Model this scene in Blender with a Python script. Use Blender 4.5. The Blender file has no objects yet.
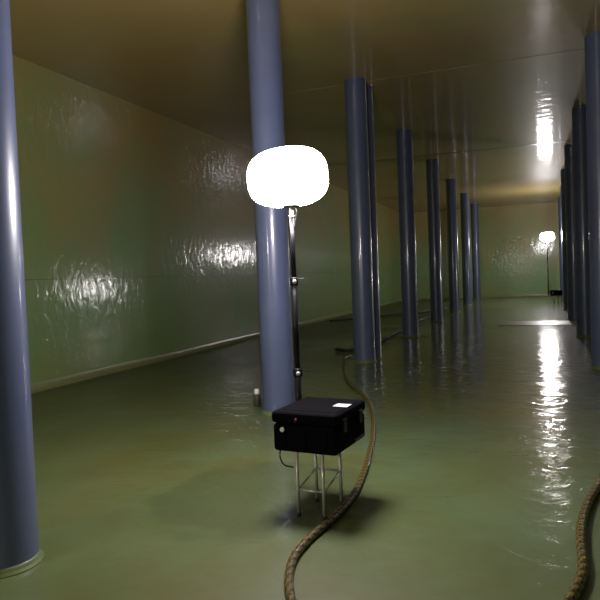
import bpy, bmesh, math, random
from mathutils import Vector, Matrix, noise

random.seed(7)
scene = bpy.context.scene
C = scene.collection

# ------------------------------------------------------------------ camera
YAW, PITCH, ROLL, EYE = 0.3601, 0.0371, 0.0388, 1.5
fwd = Vector((-math.sin(YAW)*math.cos(PITCH), math.cos(YAW)*math.cos(PITCH), -math.sin(PITCH)))
rgt = Vector((math.cos(YAW), math.sin(YAW), 0))
up = rgt.cross(fwd)
cr, sr = math.cos(ROLL), math.sin(ROLL)
R2 = rgt*cr - up*sr
U2 = up*cr + rgt*sr
cam_data = bpy.data.cameras.new('camera')
cam_data.sensor_width = 36.0
cam_data.lens = 36.0*628.56/600.0
cam_data.clip_start = 0.05
cam = bpy.data.objects.new('camera', cam_data)
C.objects.link(cam)
cam.matrix_world = Matrix(((R2.x, U2.x, -fwd.x, 0), (R2.y, U2.y, -fwd.y, 0), (R2.z, U2.z, -fwd.z, EYE), (0, 0, 0, 1)))
scene.camera = cam

# ------------------------------------------------------------------ world, exposure
world = bpy.data.worlds.new('world')
scene.world = world
world.use_nodes = True
world.node_tree.nodes['Background'].inputs[0].default_value = (0, 0, 0, 1)
world.node_tree.nodes['Background'].inputs[1].default_value = 0.0
vs = scene.view_settings
vs.view_transform = 'Standard'
vs.look = 'None'
vs.gamma = 1.0
vs.use_curve_mapping = False
vs.exposure = 0.0
LAMP = 100.0            # radiance of the inflated lamp fabric

# ------------------------------------------------------------------ dimensions
H = 4.766
XW, XR = -6.80, 8.7
YE, YB = 34.6, -5.0
XA, XB, XC = -2.776, 0.985, 4.81
ROWS = [2.638, 6.538, 10.416, 14.628, 18.825, 23.179, 27.760, 32.418]
CR = 0.183

# ------------------------------------------------------------------ helpers
def mat_new(name):
    m = bpy.data.materials.new(name)
    m.use_nodes = True
    nt = m.node_tree
    b = nt.nodes['Principled BSDF']
    return m, nt, b

def nd(nt, kind, **kw):
    n = nt.nodes.new(kind)
    for k, v in kw.items():
        setattr(n, k, v)
    return n

def mapping(nt, scale, coord='Object'):
    tc = nd(nt, 'ShaderNodeTexCoord')
    mp = nd(nt, 'ShaderNodeMapping')
    mp.inputs['Scale'].default_value = scale
    nt.links.new(tc.outputs[coord], mp.inputs[0])
    return mp.outputs[0]

def noise_tex(nt, vec, scale, detail=4, rough=0.55, dist=0.0):
    n = nd(nt, 'ShaderNodeTexNoise')
    n.inputs['Scale'].default_value = scale
    n.inputs['Detail'].default_value = detail
    n.inputs['Roughness'].default_value = rough
    n.inputs['Distortion'].default_value = dist
    nt.links.new(vec, n.inputs['Vector'])
    return n.outputs[0]

def ramp(nt, fac, stops):
    r = nd(nt, 'ShaderNodeValToRGB')
    el = r.color_ramp.elements
    while len(el) < len(stops):
        el.new(0.5)
    for e, (p, c) in zip(el, stops):
        e.position = p
        e.color = (*c, 1) if len(c) == 3 else c
    nt.links.new(fac, r.inputs[0])
    return r.outputs[0]

def mixc(nt, fac, a, b):
    n = nd(nt, 'ShaderNodeMix', data_type='RGBA')
    if isinstance(fac, float):
        n.inputs[0].default_value = fac
    else:
        nt.links.new(fac, n.inputs[0])
    for s, v in ((6, a), (7, b)):
        if isinstance(v, tuple):
            n.inputs[s].default_value = (*v, 1)
        else:
            nt.links.new(v, n.inputs[s])
    return n.outputs[2]

def maprange(nt, v, a, b, c, d):
    n = nd(nt, 'ShaderNodeMapRange')
    for i, x in enumerate((a, b, c, d)):
        n.inputs[i+1].default_value = x
    nt.links.new(v, n.inputs[0])
    return n.outputs[0]

def bump(nt, hgt, strength, dist, prev=None):
    n = nd(nt, 'ShaderNodeBump')
    n.inputs['Strength'].default_value = strength
    n.inputs['Distance'].default_value = dist
    nt.links.new(hgt, n.inputs['Height'])
    if prev:
        nt.links.new(prev, n.inputs['Normal'])
    return n.outputs[0]

def simple(name, col, rough=0.5, metal=0.0, spec=0.5, coat=0.0, coat_rough=0.1, bump_scale=None, bump_d=0.001, vary=0.15):
    m, nt, b = mat_new(name)
    v = mapping(nt, (1, 1, 1))
    n = noise_tex(nt, v, 30.0, 3)
    lo = tuple(c*(1-vary) for c in col)
    hi = tuple(min(1, c*(1+vary)) for c in col)
    nt.links.new(ramp(nt, n, [(0.3, lo), (0.7, hi)]), b.inputs['Base Color'])
    b.inputs['Roughness'].default_value = rough
    b.inputs['Metallic'].default_value = metal
    b.inputs['Specular IOR Level'].default_value = spec
    b.inputs['Coat Weight'].default_value = coat
    b.inputs['Coat Roughness'].default_value = coat_rough
    if bump_scale:
        n2 = noise_tex(nt, v, bump_scale, 3)
        nt.links.new(bump(nt, n2, 0.6, bump_d), b.inputs['Normal'])
    return m

# ------------------------------------------------------------------ materials
def make_floor_mat():
    m, nt, b = mat_new('wet_green_floor')
    v = mapping(nt, (1, 1, 1))
    big = noise_tex(nt, v, 0.35, 4, 0.6, 0.6)
    mid = noise_tex(nt, v, 1.7, 5, 0.6)
    col = ramp(nt, big, [(0.34, (0.116, 0.114, 0.028)), (0.50, (0.090, 0.128, 0.046)), (0.64, (0.074, 0.138, 0.074))])
    col2 = ramp(nt, mid, [(0.36, (0.088, 0.086, 0.024)), (0.64, (0.118, 0.150, 0.070))])
    col = mixc(nt, 0.45, col, col2)
    # one damp darker stain on the floor left of the lamp stand
    tc = nd(nt, 'ShaderNodeTexCoord')
    vm = nd(nt, 'ShaderNodeVectorMath', operation='DISTANCE')
    mp = nd(nt, 'ShaderNodeMapping', vector_type='POINT')
    mp.inputs['Scale'].default_value = (1.0, 0.9, 1.0)
    nt.links.new(tc.outputs['Object'], mp.inputs[0])
    nt.links.new(mp.outputs[0], vm.inputs[0])
    vm.inputs[1].default_value = (-1.80, 3.55, 0)
    add = nd(nt, 'ShaderNodeMath', operation='ADD')
    nt.links.new(vm.outputs['Value'], add.inputs[0])
    wob = maprange(nt, noise_tex(nt, v, 1.2, 3), 0.3, 0.7, -0.25, 0.25)
    nt.links.new(wob, add.inputs[1])
    st = maprange(nt, add.outputs[0], 0.62, 0.76, 0.60, 0.0)
    col = mixc(nt, st, col, (0.055, 0.072, 0.028))
    nt.links.new(col, b.inputs['Base Color'])
    b.inputs['Roughness'].default_value = 0.5
    b.inputs['Specular IOR Level'].default_value = 0.3
    # the standing water lies between the column rows and thins out towards the side wall
    sx = nd(nt, 'ShaderNodeSeparateXYZ')
    nt.links.new(v, sx.inputs[0])
    ax = nd(nt, 'ShaderNodeMath', operation='ADD')
    nt.links.new(sx.outputs[0], ax.inputs[0])
    nt.links.new(maprange(nt, noise_tex(nt, v, 0.5, 4), 0.3, 0.7, -1.2, 1.2), ax.inputs[1])
    nt.links.new(maprange(nt, ax.outputs[0], -5.0, -2.6, 0.15, 1.0), b.inputs['Coat Weight'])
    b.inputs['Coat IOR'].default_value = 1.30
    wet = noise_tex(nt, v, 0.55, 4, 0.6, 0.4)
    nt.links.new(maprange(nt, wet, 0.35, 0.65, 0.04, 0.11), b.inputs['Coat Roughness'])
    rip = noise_tex(nt, mapping(nt, (1, 1.4, 1)), 3.4, 4, 0.55, 0.5)
    n1 = bump(nt, rip, 0.5, 0.027)
    nt.links.new(n1, b.inputs['Coat Normal'])
    n2 = bump(nt, mid, 0.4, 0.01)
    nt.links.new(n2, b.inputs['Normal'])
    return m

def make_wall_mat():
    m, nt, b = mat_new('glossy_green_wall_lining')
    v = mapping(nt, (1, 1, 1))
    big = noise_tex(nt, v, 0.45, 5, 0.6, 0.4)
    col = ramp(nt, big, [(0.30, (0.44, 0.27, 0.085)), (0.5, (0.34, 0.31, 0.095)), (0.68, (0.20, 0.34, 0.120))])
    # browner above, greener below, with an uneven boundary
    sep = nd(nt, 'ShaderNodeSeparateXYZ')
    nt.links.new(v, sep.inputs[0])
    wob = maprange(nt, noise_tex(nt, v, 0.6, 4), 0.3, 0.7, -1.1, 1.1)
    add = nd(nt, 'ShaderNodeMath', operation='ADD')
    nt.links.new(sep.outputs[2], add.inputs[0])
    nt.links.new(wob, add.inputs[1])
    f = maprange(nt, add.outputs[0], 1.7, 4.4, 0.0, 1.0)
    col = mixc(nt, f, mixc(nt, 0.65, col, (0.165, 0.345, 0.125)), mixc(nt, 0.4, col, (0.46, 0.30, 0.105)))
    nt.links.new(col, b.inputs['Base Color'])
    b.inputs['Roughness'].default_value = 0.45
    b.inputs['Coat Weight'].default_value = 0.8
    b.inputs['Coat Roughness'].default_value = 0.13
    cr_ = noise_tex(nt, mapping(nt, (1.0, 1.0, 0.6)), 6.0, 2.5, 0.55, 0.8)
    nt.links.new(bump(nt, cr_, 0.55, 0.0125), b.inputs['Coat Normal'])
    nt.links.new(bump(nt, cr_, 0.35, 0.01), b.inputs['Normal'])
    return m

def make_ceiling_mat():
    m, nt, b = mat_new('glossy_tan_ceiling_lining')
    v = mapping(nt, (1, 1, 1))
    big = noise_tex(nt, v, 0.4, 5, 0.6, 0.3)
    col = ramp(nt, big, [(0.30, (0.34, 0.22, 0.075)), (0.52, (0.35, 0.255, 0.095)), (0.7, (0.28, 0.26, 0.095))])
    nt.links.new(col, b.inputs['Base Color'])
    b.inputs['Roughness'].default_value = 0.45
    b.inputs['Coat Weight'].default_value = 0.6
    b.inputs['Coat Roughness'].default_value = 0.07
    rip = noise_tex(nt, mapping(nt, (1.0, 2.2, 1.0)), 2.4, 4, 0.55, 0.6)
    nt.links.new(bump(nt, rip, 0.5, 0.013), b.inputs['Coat Normal'])
    return m

def make_column_mat():
    m, nt, b = mat_new('blue_grey_column_paint')
    v = mapping(nt, (1, 1, 1))
    n = noise_tex(nt, v, 2.0, 4)
    nt.links.new(ramp(nt, n, [(0.3, (0.070, 0.092, 0.170)), (0.7, (0.090, 0.108, 0.190))]), b.inputs['Base Color'])
    b.inputs['Roughness'].default_value = 0.35
    b.inputs['Coat Weight'].default_value = 0.5
    b.inputs['Coat Roughness'].default_value = 0.10
    n2 = noise_tex(nt, v, 5.0, 2)
    nt.links.new(bump(nt, n2, 0.25, 0.006), b.inputs['Coat Normal'])
    return m

def make_lamp_mat():
    m, nt, b = mat_new('lit_white_lamp_fabric')
    b.inputs['Base Color'].default_value = (0.8, 0.8, 0.8, 1)
    v = mapping(nt, (1, 1, 1))
    n = noise_tex(nt, v, 6.0, 2)
    nt.links.new(ramp(nt, n, [(0.0, (1.0, 0.93, 0.93)), (1.0, (1.0, 0.95, 0.96))]), b.inputs['Emission Color'])
    b.inputs['Emission Strength'].default_value = LAMP
    return m

M = {}
M['floor'] = make_floor_mat()
M['wall'] = make_wall_mat()
M['ceiling'] = make_ceiling_mat()
M['column'] = make_column_mat()
M['lamp'] = make_lamp_mat()
M['cove'] = simple('green_cove_lining', (0.24, 0.27, 0.12), 0.3, coat=0.8, coat_rough=0.25, bump_scale=4.0, bump_d=0.004)
M['collar'] = simple('green_collar_lining', (0.110, 0.150, 0.050), 0.5, coat=0.1)
M['strip'] = simple('green_shine_patch_coat', (0.085, 0.100, 0.045), 0.45, coat=1.0, coat_rough=0.32)  # rough coat of the added floor patch, spreads the lamp shine
M['cstrip'] = simple('olive_joint_seal', (0.17, 0.13, 0.055), 0.4, coat=0.6, coat_rough=0.2)
M['case'] = simple('black_rugged_plastic', (0.004, 0.0035, 0.005), 0.8, spec=0.03, bump_scale=60, bump_d=0.0008)
M['black'] = simple('black_satin_metal', (0.006, 0.006, 0.007), 0.35, spec=0.2)
M['rubber'] = simple('black_rubber', (0.014, 0.013, 0.012), 0.6)
M['steel'] = simple('bright_steel_tube', (0.62, 0.61, 0.58), 0.32, metal=0.55)
M['white'] = simple('white_plastic', (0.82, 0.80, 0.78), 0.4)
M['red'] = simple('dull_red_plastic', (0.07, 0.012, 0.012), 0.4)
M['paper'] = simple('white_paper_label', (0.55, 0.53, 0.56), 0.6, vary=0.05)
M['print'] = simple('grey_print', (0.25, 0.25, 0.27), 0.6)
M['hose_y'] = simple('dull_yellow_hose_rubber', (0.135, 0.098, 0.012), 0.35, coat=0.4)
M['hose_d'] = simple('dark_brown_hose_rubber', (0.026, 0.018, 0.004), 0.4, coat=0.4)
M['canister'] = simple('dark_grey_canister_plastic', (0.035, 0.036, 0.030), 0.45)

def link(name, bm, mats, parent=None, smooth=False, loc=(0, 0, 0), rot=None):
    me = bpy.data.meshes.new(name)
    bmesh.ops.recalc_face_normals(bm, faces=bm.faces[:])
    bm.to_mesh(me)
    bm.free()
    for mm in (mats if isinstance(mats, (list, tuple)) else [mats]):
        me.materials.append(mm)
    if smooth:
        for p in me.polygons:
            p.use_smooth = True
    o = bpy.data.objects.new(name, me)
    C.objects.link(o)
    o.location = loc
    if rot:
        o.rotation_euler = rot
    if parent:
        o.parent = parent
    return o

def tag(o, label=None, cat=None, group=None, kind=None):
    for k, v in (('label', label), ('category', cat), ('group', group), ('kind', kind)):
        if v:
            o[k] = v
    return o

def empty(name, loc=(0, 0, 0), rz=0.0):
    o = bpy.data.objects.new(name, None)
    C.objects.link(o)
    o.location = loc
    o.rotation_euler = (0, 0, rz)
    o.empty_display_size = 0.1
    return o

def bm_box(x0, x1, y0, y1, z0, z1, bev=0.0, seg=2, bm=None):
    bm = bm or bmesh.new()
    r = bmesh.ops.create_cube(bm, size=1)
    vs_ = r['verts']
    for v in vs_:
        v.co = Vector(((x0+x1)/2 + v.co.x*(x1-x0), (y0+y1)/2 + v.co.y*(y1-y0), (z0+z1)/2 + v.co.z*(z1-z0)))
    if bev:
        es = list({e for v in vs_ for e in v.link_edges})
        bmesh.ops.bevel(bm, geom=es, offset=bev, segments=seg, affect='EDGES', profile=0.5)
    return bm

def bm_lathe(profile, n=32, bm=None, center=(0, 0, 0)):
    """profile: list of (r, z); closed at both ends when r == 0"""
    bm = bm or bmesh.new()
    cx, cy, cz = center
    rings = []
    for r, z in profile:
        if r < 1e-6:
            rings.append([bm.verts.new((cx, cy, cz+z))])
        else:
            rings.append([bm.verts.new((cx+r*math.cos(2*math.pi*k/n), cy+r*math.sin(2*math.pi*k/n), cz+z)) for k in range(n)])
    for a, b in zip(rings, rings[1:]):
        for k in range(n):
            k2 = (k+1) % n
            if len(a) == 1 and len(b) == 1:
                continue
            if len(a) == 1:
                bm.faces.new((a[0], b[k], b[k2]))
            elif len(b) == 1:
                bm.faces.new((a[k], a[k2], b[0]))
            else:
                bm.faces.new((a[k], a[k2], b[k2], b[k]))
    return bm

def bm_bar(a, b, r, n=12, bm=None):
    bm = bm or bmesh.new()
    a, b = Vector(a), Vector(b)
    d = (b-a).normalized()
    s = d.orthogonal().normalized()
    t = d.cross(s)
    ra = [bm.verts.new(a + (s*math.cos(2*math.pi*k/n) + t*math.sin(2*math.pi*k/n))*r) for k in range(n)]
    rb = [bm.verts.new(b + (s*math.cos(2*math.pi*k/n) + t*math.sin(2*math.pi*k/n))*r) for k in range(n)]
    for k in range(n):
        bm.faces.new((ra[k], ra[(k+1) % n], rb[(k+1) % n], rb[k]))
    bm.faces.new(ra)
    bm.faces.new(rb)
    return bm

def catmull(pts, step):
    out = []
    P = [pts[0]*2 - pts[1]] + pts + [pts[-1]*2 - pts[-2]]
    for i in range(1, len(P)-2):
        p0, p1, p2, p3 = P[i-1:i+3]
        n = max(2, int((p2-p1).length/step))
        for k in range(n):
            t = k/n
            out.append(0.5*((2*p1) + (p2-p0)*t + (2*p0-5*p1+4*p2-p3)*t*t + (3*p1-p0-3*p2+p3)*t**3))
    out.append(P[-2])
    return out

def bm_sweep(path, rad, n=10, ribs=None, stripe=False):
    bm = bmesh.new()
    rings = []
    N = len(path)
    for i, p in enumerate(path):
        d = (path[min(i+1, N-1)] - path[max(i-1, 0)]).normalized()
        s = d.cross(Vector((0, 0, 1)))
        s = s.normalized() if s.length > 1e-4 else Vector((1, 0, 0))
        t = s.cross(d)
        r = rad*(1 + (ribs if ribs and (i % 4) < 2 else 0))
        rings.append([bm.verts.new(p + (s*math.cos(2*math.pi*k/n) + t*math.sin(2*math.pi*k/n))*r) for k in range(n)])
    for i, (a, b) in enumerate(zip(rings, rings[1:])):
        for k in range(n):
            f = bm.faces.new((a[k], a[(k+1) % n], b[(k+1) % n], b[k]))
            if stripe and ((i + k*2) % 8) < 4:
                f.material_index = 1
    bm.faces.new(rings[0])
    bm.faces.new(rings[-1])
    return bm

def ground(px, py, z=0.0):
    """point of the floor plan where the survey sheet puts a mark"""
    d = fwd + R2*((px-300)/628.56) + U2*((300-py)/628.56)
    t = (z-EYE)/d.z
    return Vector((0, 0, EYE)) + d*t

# ------------------------------------------------------------------ the tank
T = 0.3
floor = tag(link('floor', bm_box(XW-T, XR+T, YB-T, YE+T, -T, 0), M['floor']), 'wet glossy green coated tank floor', 'floor', kind='structure')
ceiling = tag(link('ceiling', bm_box(XW-T, XR+T, YB-T, YE+T, H, H+T), M['ceiling']), 'glossy tan coated tank ceiling', 'ceiling', kind='structure')
wall_left = tag(link('wall_left', bm_box(XW-T, XW, YB-T, YE+T, 0, H), M['wall']), 'long green brown glossy tank side wall', 'wall', kind='structure')
wall_right = tag(link('wall_right', bm_box(XR, XR+T, YB-T, YE+T, 0, H), M['wall']), 'green tank wall on the far side of the columns', 'wall', kind='structure')
wall_back = tag(link('wall_back', bm_box(XW, XR, YE, YE+T, 0, H), M['wall']), 'green tank end wall behind the distant lamp', 'wall', kind='structure')
wall_front = tag(link('wall_front', bm_box(XW, XR, YB-T, YB, 0, H), M['wall']), 'green tank end wall opposite the distant lamp', 'wall', kind='structure')

def cove(name, a, b, inward, label):
    """concave fillet where wall meets floor"""
    bm = bmesh.new()
    R = 0.11
    prof = [(0.0, 0.0)] + [(R - R*math.sin(t), R - R*math.cos(t)) for t in [math.pi/2*k/8 for k in range(9)]]
    a, b, w = Vector(a), Vector(b), Vector(inward)
    ra = [bm.verts.new(a + w*(x) + Vector((0, 0, z))) for x, z in prof]
    rb = [bm.verts.new(b + w*(x) + Vector((0, 0, z))) for x, z in prof]
    n = len(prof)
    for k in range(n):
        bm.faces.new((ra[k], ra[(k+1) % n], rb[(k+1) % n], rb[k]))
    bm.faces.new(ra)
    bm.faces.new(rb)
    o = link(name, bm, M['cove'])
    return tag(o, label, 'cove', kind='structure')

cove('baseboard_left', (XW, YB, 0), (XW, YE, 0), (1, 0, 0), 'pale green rounded cove along the side wall foot')
cove('baseboard_back', (XW, YE, 0), (XR, YE, 0), (0, -1, 0), 'green rounded cove along the end wall foot')
cove('baseboard_right', (XR, YB, 0), (XR, YE, 0), (-1, 0, 0), 'green rounded cove along the far side wall foot')

# joint seals of the slab, plus an added shine patch on the floor
for y, w, d in ((10.62, 0.14, 0.003), (18.0, 0.20, 0.005)):
    link('joint_strip', bm_box(XW, XR, y-w/2, y+w/2, H-d, H+0.01), M['ceiling'] if y < 15 else M['cstrip'], ceiling)
link('added_shine_patch', bm_box(-1.0, XR-0.16, 17.4, 18.7, -0.01, 0.012, 0.005, 1), M['strip'], floor)  # added slab, stands in for the band of wet shine
link('seam', bm_box(XW-0.01, XW+0.005, YB, YE, 1.60, 1.612), M['cstrip'], wall_left)

# ------------------------------------------------------------------ columns
def shaft_mesh():
    return bm_lathe([(CR, 0.0), (CR, H*0.25), (CR, H*0.5), (CR, H*0.75), (CR, H)], 64)

def collar_mesh():
    prof = [(CR-0.004, 0.0), (CR+0.024, 0.0), (CR+0.022, 0.005), (CR+0.014, 0.012), (CR+0.007, 0.024), (CR+0.003, 0.04), (CR-0.004, 0.041)]
    return bm_lathe(prof, 64)

proto = None
def column(x, y, label, group):
    global proto
    root = empty('column', (x, y, 0))
    if proto is None:
        s = link('shaft', shaft_mesh(), M['column'], root, True)
        c = link('base_collar', collar_mesh(), M['collar'], root, True)
        c['label'] = 'green coated collar at the column foot'
        proto = (s.data, c.data)
    else:
        s = bpy.data.objects.new('shaft', proto[0]); C.objects.link(s); s.parent = root
        c = bpy.data.objects.new('base_collar', proto[1]); C.objects.link(c); c.parent = root
        c['label'] = 'green coated collar at the column foot'
    tag(root, label, 'column', group)
    return root

ORD = ['eighth', 'seventh', 'sixth', 'fifth', 'fourth', 'third', 'second', 'first']
LA = {0: 'wide blue-grey round column, eighth from the end wall in the row behind the lamp case',
      1: 'brightly lit blue-grey round column standing behind the glowing lamp mast and black case',
      2: 'front shaft of the twin blue-grey columns where the yellow hose ends'}
for i, y in enumerate(ROWS):
    lab = LA.get(i, 'slim blue-grey round column, %s from the end wall in the hose row' % ORD[i])
    column(XA + (0.015, 0.06, 0, 0, 0, 0, 0, 0)[i], y - (0.06, 0.12, 0, 0, 0, 0, 0, 0)[i], lab, 'columns of the hose row')
column(XA, ROWS[2]+0.45, 'shaded rear shaft of the twin blue-grey columns where the yellow hose ends', 'columns of the hose row')
for i, y in enumerate(ROWS):
    column(XB + (0, 0, -0.07, -0.02, 0, 0.06, 0.20, 0.26)[i], y - (0.35 if i == 2 else 0.1 if i == 3 else 0), 'dark blue-grey round column, %s from the end wall in the row beside the distant lamp' % ORD[i], 'columns of the distant lamp row')
for i, y in enumerate(ROWS):
    column(XC, y, 'blue-grey round column in the third row beyond the distant lamp', 'columns of the third row')

# ------------------------------------------------------------------ balloon lamp towers
def superell(w, h, n=2.9, k=28):
    pr = []
    for i in range(k+1):
        t = -math.pi/2 + math.pi*i/k
        c, s = math.cos(t), math.sin(t)
        pr.append((w*abs(c)**(2/n), h*math.copysign(abs(s)**(2/n), s)))
    pr[0] = (0, -h); pr[-1] = (0, h)
    return pr

def light_tower(loc, rz, leg_h, case_h, mast, lamp_z, label, tilt=(0, 0), legs_off=(0, 0), gw=0.285, gh=0.196):
    W, D = 0.44, 0.50
    root = empty('light_tower', loc, rz)
    mx, my = mast
    # case
    z0, z1 = leg_h, leg_h+case_h
    zs = z0 + case_h*0.70
    case = link('case_body', bm_box(-W/2, W/2, -D/2, D/2, z0, zs, 0.025, 3), M['case'], root)
    lid = link('case_lid', bm_box(-W/2-0.006, W/2+0.006, -D/2-0.006, D/2+0.006, zs+0.003, z1, 0.022, 3), M['case'], root)
    link('panel', bm_box(-W/2+0.05, W/2-0.014, -D/2+0.05, D/2-0.09, z1-0.006, z1+0.004, 0.004, 1), M['case'], lid)
    for x in (-0.14, 0.0, 0.14):
        link('rib', bm_box(x-0.018, x+0.018, -D/2-0.008, -D/2+0.01, z0+0.03, zs-0.02, 0.004, 1), M['case'], case)
    for y in (-0.14, 0.13):
        link('latch', bm_box(W/2-0.004, W/2+0.018, y-0.03, y+0.03, zs-0.05, zs+0.035, 0.005, 2), M['black'], case)
        link('latch', bm_box(-W/2-0.018, -W/2+0.004, y-0.03, y+0.03, zs-0.05, zs+0.035, 0.005, 2), M['black'], case)
    # carrying handle on the side
    hb = bmesh.new()
    bm_bar((W/2, -0.05, z0+0.07), (W/2+0.04, -0.05, z0+0.055), 0.008, 10, hb)
    bm_bar((W/2, 0.09, z0+0.07), (W/2+0.04, 0.09, z0+0.055), 0.008, 10, hb)
    bm_bar((W/2+0.04, -0.058, z0+0.055), (W/2+0.04, 0.098, z0+0.055), 0.010, 10, hb)
    link('handle', hb, M['black'], case)
    lb = link('paper_label', bm_box(0.105, 0.205, -0.03, 0.06, z1+0.004, z1+0.0055), M['paper'], lid)
    lb['label'] = 'white paper label on the lid'
    bt = link('socket', bm_lathe([(0, -0.012), (0.016, -0.012), (0.016, 0.006), (0.011, 0.010), (0, 0.010)], 20), M['white'], case, True,
              loc=(-W/2+0.075, -D/2-0.004, zs-0.035), rot=(math.pi/2, 0, 0))
    bt['label'] = 'small white socket on the case front'
    link('button', bm_lathe([(0, -0.012), (0.012, -0.012), (0.012, 0.005), (0.008, 0.008), (0, 0.008)], 16), M['red'], lid, True,
         loc=(-0.045, -D/2-0.008, z1-0.045), rot=(math.pi/2, 0, 0))
    link('cable', bm_sweep(catmull([Vector((-0.19, -0.2, z0+0.02)), Vector((-0.20, -0.2, z0-0.05)), Vector((-0.17, -0.2, z0-0.10)), Vector((-0.115, -0.18, z0-0.115))], 0.01), 0.005, 8), M['rubber'], case, True)
    # stand
    lx, ly = legs_off
    A, B = 0.088, 0.135
    corners = [(lx-A, ly-B), (lx+A, ly-B), (lx-A, ly+B), (lx+A, ly+B)]
    for (x, y) in corners:
        lg = link('leg', bm_bar((x, y, 0.012), (x, y, z0+0.002), 0.0115, 16), M['steel'], root, True)
        link('foot_cap', bm_lathe([(0, 0), (0.015, 0), (0.0155, 0.014), (0.013, 0.024), (0, 0.024)], 16, center=(x, y, 0)), M['rubber'], lg, True)
    zl, zh = leg_h*0.42, leg_h*0.56
    for a, b, za, zb in ((0, 2, zl, zh), (1, 3, zl, zh), (0, 1, zl, zl), (2, 3, zh, zh)):
        p, q = corners[a], corners[b]
        link('brace', bm_bar((p[0], p[1], za), (q[0], q[1], zb), 0.007, 10), M['steel'], root, True)
    # mast: telescopic sections with clamps
    secs = [(z0+0.02, 0.024, z0+0.42), (z0+0.40, 0.020, 0.5*(z0+0.42+lamp_z-gh-0.09)+0.1), (0.5*(z0+0.42+lamp_z-gh-0.09)+0.08, 0.017, lamp_z-gh-0.075)]
    for (za, r, zb) in secs:
        link('mast_section', bm_bar((mx, my, za), (mx, my, zb), r, 18), M['black'], root, True)
    for (za, r, zb) in secs[:2]:
        cl = link('clamp', bm_lathe([(0, -0.03), (r+0.006, -0.03), (r+0.009, -0.02), (r+0.009, 0.02), (r+0.006, 0.03), (0, 0.03)], 20, center=(mx, my, zb)), M['black'], root, True)
        kb = link('clamp_knob', bm_lathe([(0, 0), (0.006, 0), (0.006, 0.02), (0.015, 0.022), (0.015, 0.036), (0.010, 0.041), (0, 0.041)], 16), M['steel'], cl, True,
                  loc=(mx+(r+0.004)*0.5, my-(r+0.004)*0.86, zb), rot=(math.pi/2, 0, math.radians(30)))
        link('clamp_lever', bm_box(mx+r, mx+r+0.06, my-0.006, my+0.006, zb+0.012, zb+0.022, 0.003, 1), M['black'], cl)
    br = link('mast_bracket', bm_box(mx-0.035, mx+0.035, my-0.035, my+0.035, z0+0.05, z0+0.09, 0.004, 1), M['black'], root)
    # head
    zt = lamp_z-gh
    link('neck', bm_lathe([(0, -0.085), (0.020, -0.085), (0.020, -0.07), (0.015, -0.065), (0.015, -0.02), (0.022, -0.015), (0.022, 0.0), (0, 0.0)], 24, center=(mx, my, zt)), M['steel'], root, True)
    link('base_plate', bm_lathe([(0, -0.012), (0.055, -0.012), (0.060, -0.006), (0.060, 0.002), (0, 0.004)], 32, center=(mx, my, zt)), M['black'], root, True)
    link('neck_cable', bm_sweep(catmull([Vector((mx+0.03, my, zt-0.005)), Vector((mx+0.04, my, zt-0.05)), Vector((mx+0.03, my, zt-0.09)), Vector((mx+0.019, my, zt-0.16))], 0.01), 0.004, 8), M['rubber'], root, True)
    bm = bm_lathe(superell(gw, gh), 64)
    for v in bm.verts:
        a = math.atan2(v.co.y, v.co.x)
        g = 1 - 0.012*abs(math.cos(4*a))
        v.co.x *= g; v.co.y *= g
        if v.co.z > 0:
            v.co.z *= 1 + 0.06*v.co.x/gw
    bl = link('balloon', bm, M['lamp'], root, True, loc=(mx+tilt[1], my, lamp_z), rot=(0, tilt[0], 0))
    bl['label'] = 'glowing white inflated lamp balloon'
    tag(root, label, 'lamp', 'inflated balloon lamps')
    return root

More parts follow.
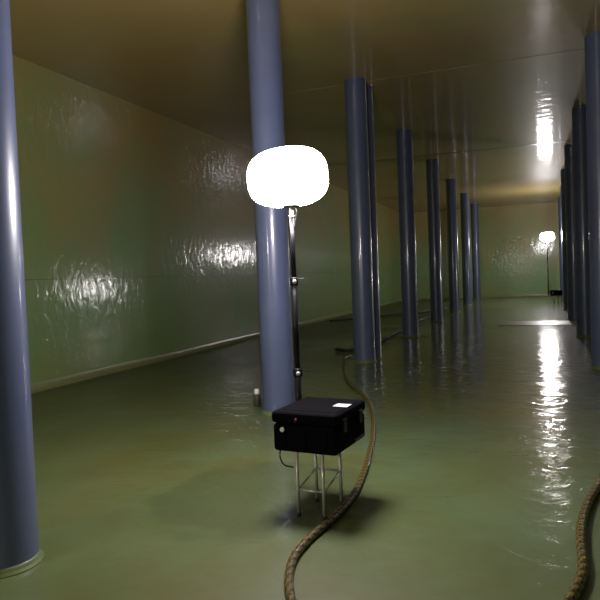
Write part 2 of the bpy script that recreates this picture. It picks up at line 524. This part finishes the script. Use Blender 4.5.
light_tower((-1.345, 3.86, 0), math.radians(-6), 0.40, 0.255, (-0.285, 0.262), 2.198,
            'inflated white lamp glowing on a black mast and case beside the yellow hose', tilt=(math.radians(-3), -0.02), legs_off=(0.03, -0.105))
light_tower((0.765, 28.3, 0), math.radians(4), 0.30, 0.225, (-0.29, 0.0), 2.76,
            'distant inflated lamp glowing on a thin mast before the end wall')
light_tower((3.9, 21.4, 0), math.radians(10), 0.40, 0.255, (-0.1, 0.29), 1.30,
            'inflated lamp on a lowered mast near the third column row')
light_tower((-4.3, -1.4, 0), math.radians(170), 0.40, 0.255, (-0.225, 0.29), 2.20,  # unseen lamp, added to brighten the front of the widest column
            'unseen inflated lamp added as fill before the end wall opposite the distant lamp')

# ------------------------------------------------------------------ hoses, cables, small things on the floor
def floor_tube(name, marks, rad, mats, stripe, ribs, label, cat, step, n=10, group=None):
    pts = [ground(x, y) for x, y in marks]
    pts = [Vector((p.x, p.y, rad*1.12)) for p in pts]
    o = link(name, bm_sweep(catmull(pts, step), rad, n, ribs, stripe), mats, None, not ribs)
    return tag(o, label, cat, group)

floor_tube('hose', [(350, 357), (344.5, 359.5), (343.5, 370), (350, 385), (361, 394.5), (369, 404), (373, 420), (372.5, 440), (368, 462), (361, 483), (351.5, 501), (333.5, 521.5), (310, 542), (294, 562), (289, 584), (292, 607), (300, 640)],
           0.021, [M['hose_d'], M['hose_y']], True, 0.10, 'yellow brown ribbed hose snaking past the black lamp case', 'hose', 0.010, 12)
floor_tube('hose', [(640, 430), (612, 462), (600, 486), (589, 505), (582.5, 525), (581, 547), (583, 565), (582, 580), (575, 597), (562, 620), (548, 650)],
           0.024, [M['hose_d'], M['hose_y']], True, 0.10, 'yellow brown ribbed hose curving alone across the wet floor', 'hose', 0.010, 12)
floor_tube('power_cable', [(336, 351), (345, 352.5), (352, 352), (372, 347), (384, 341), (396, 334), (404, 331), (418, 322), (430, 318)],
           0.030, [M['rubber']], False, None, 'thick black cable lying behind the twin columns', 'cable', 0.05)
floor_tube('power_cable', [(330, 322), (360, 319), (384, 316.5), (400, 315), (418, 313.5), (432, 311.5), (446, 309.5)],
           0.030, [M['rubber']], False, None, 'thin black cable running across the floor behind the slim columns', 'cable', 0.05)

p = ground(257.5, 406)
can = empty('canister', (p.x, p.y, 0))
link('body', bm_lathe([(0, 0), (0.042, 0), (0.046, 0.01), (0.046, 0.10), (0.040, 0.125), (0.022, 0.14), (0, 0.14)], 24), M['canister'], can, True)
link('cap', bm_lathe([(0, 0.138), (0.024, 0.138), (0.030, 0.15), (0.030, 0.19), (0.022, 0.202), (0, 0.204)], 24), M['white'], can, True)
tag(can, 'small dark canister with a white cap at the lit column foot', 'canister')
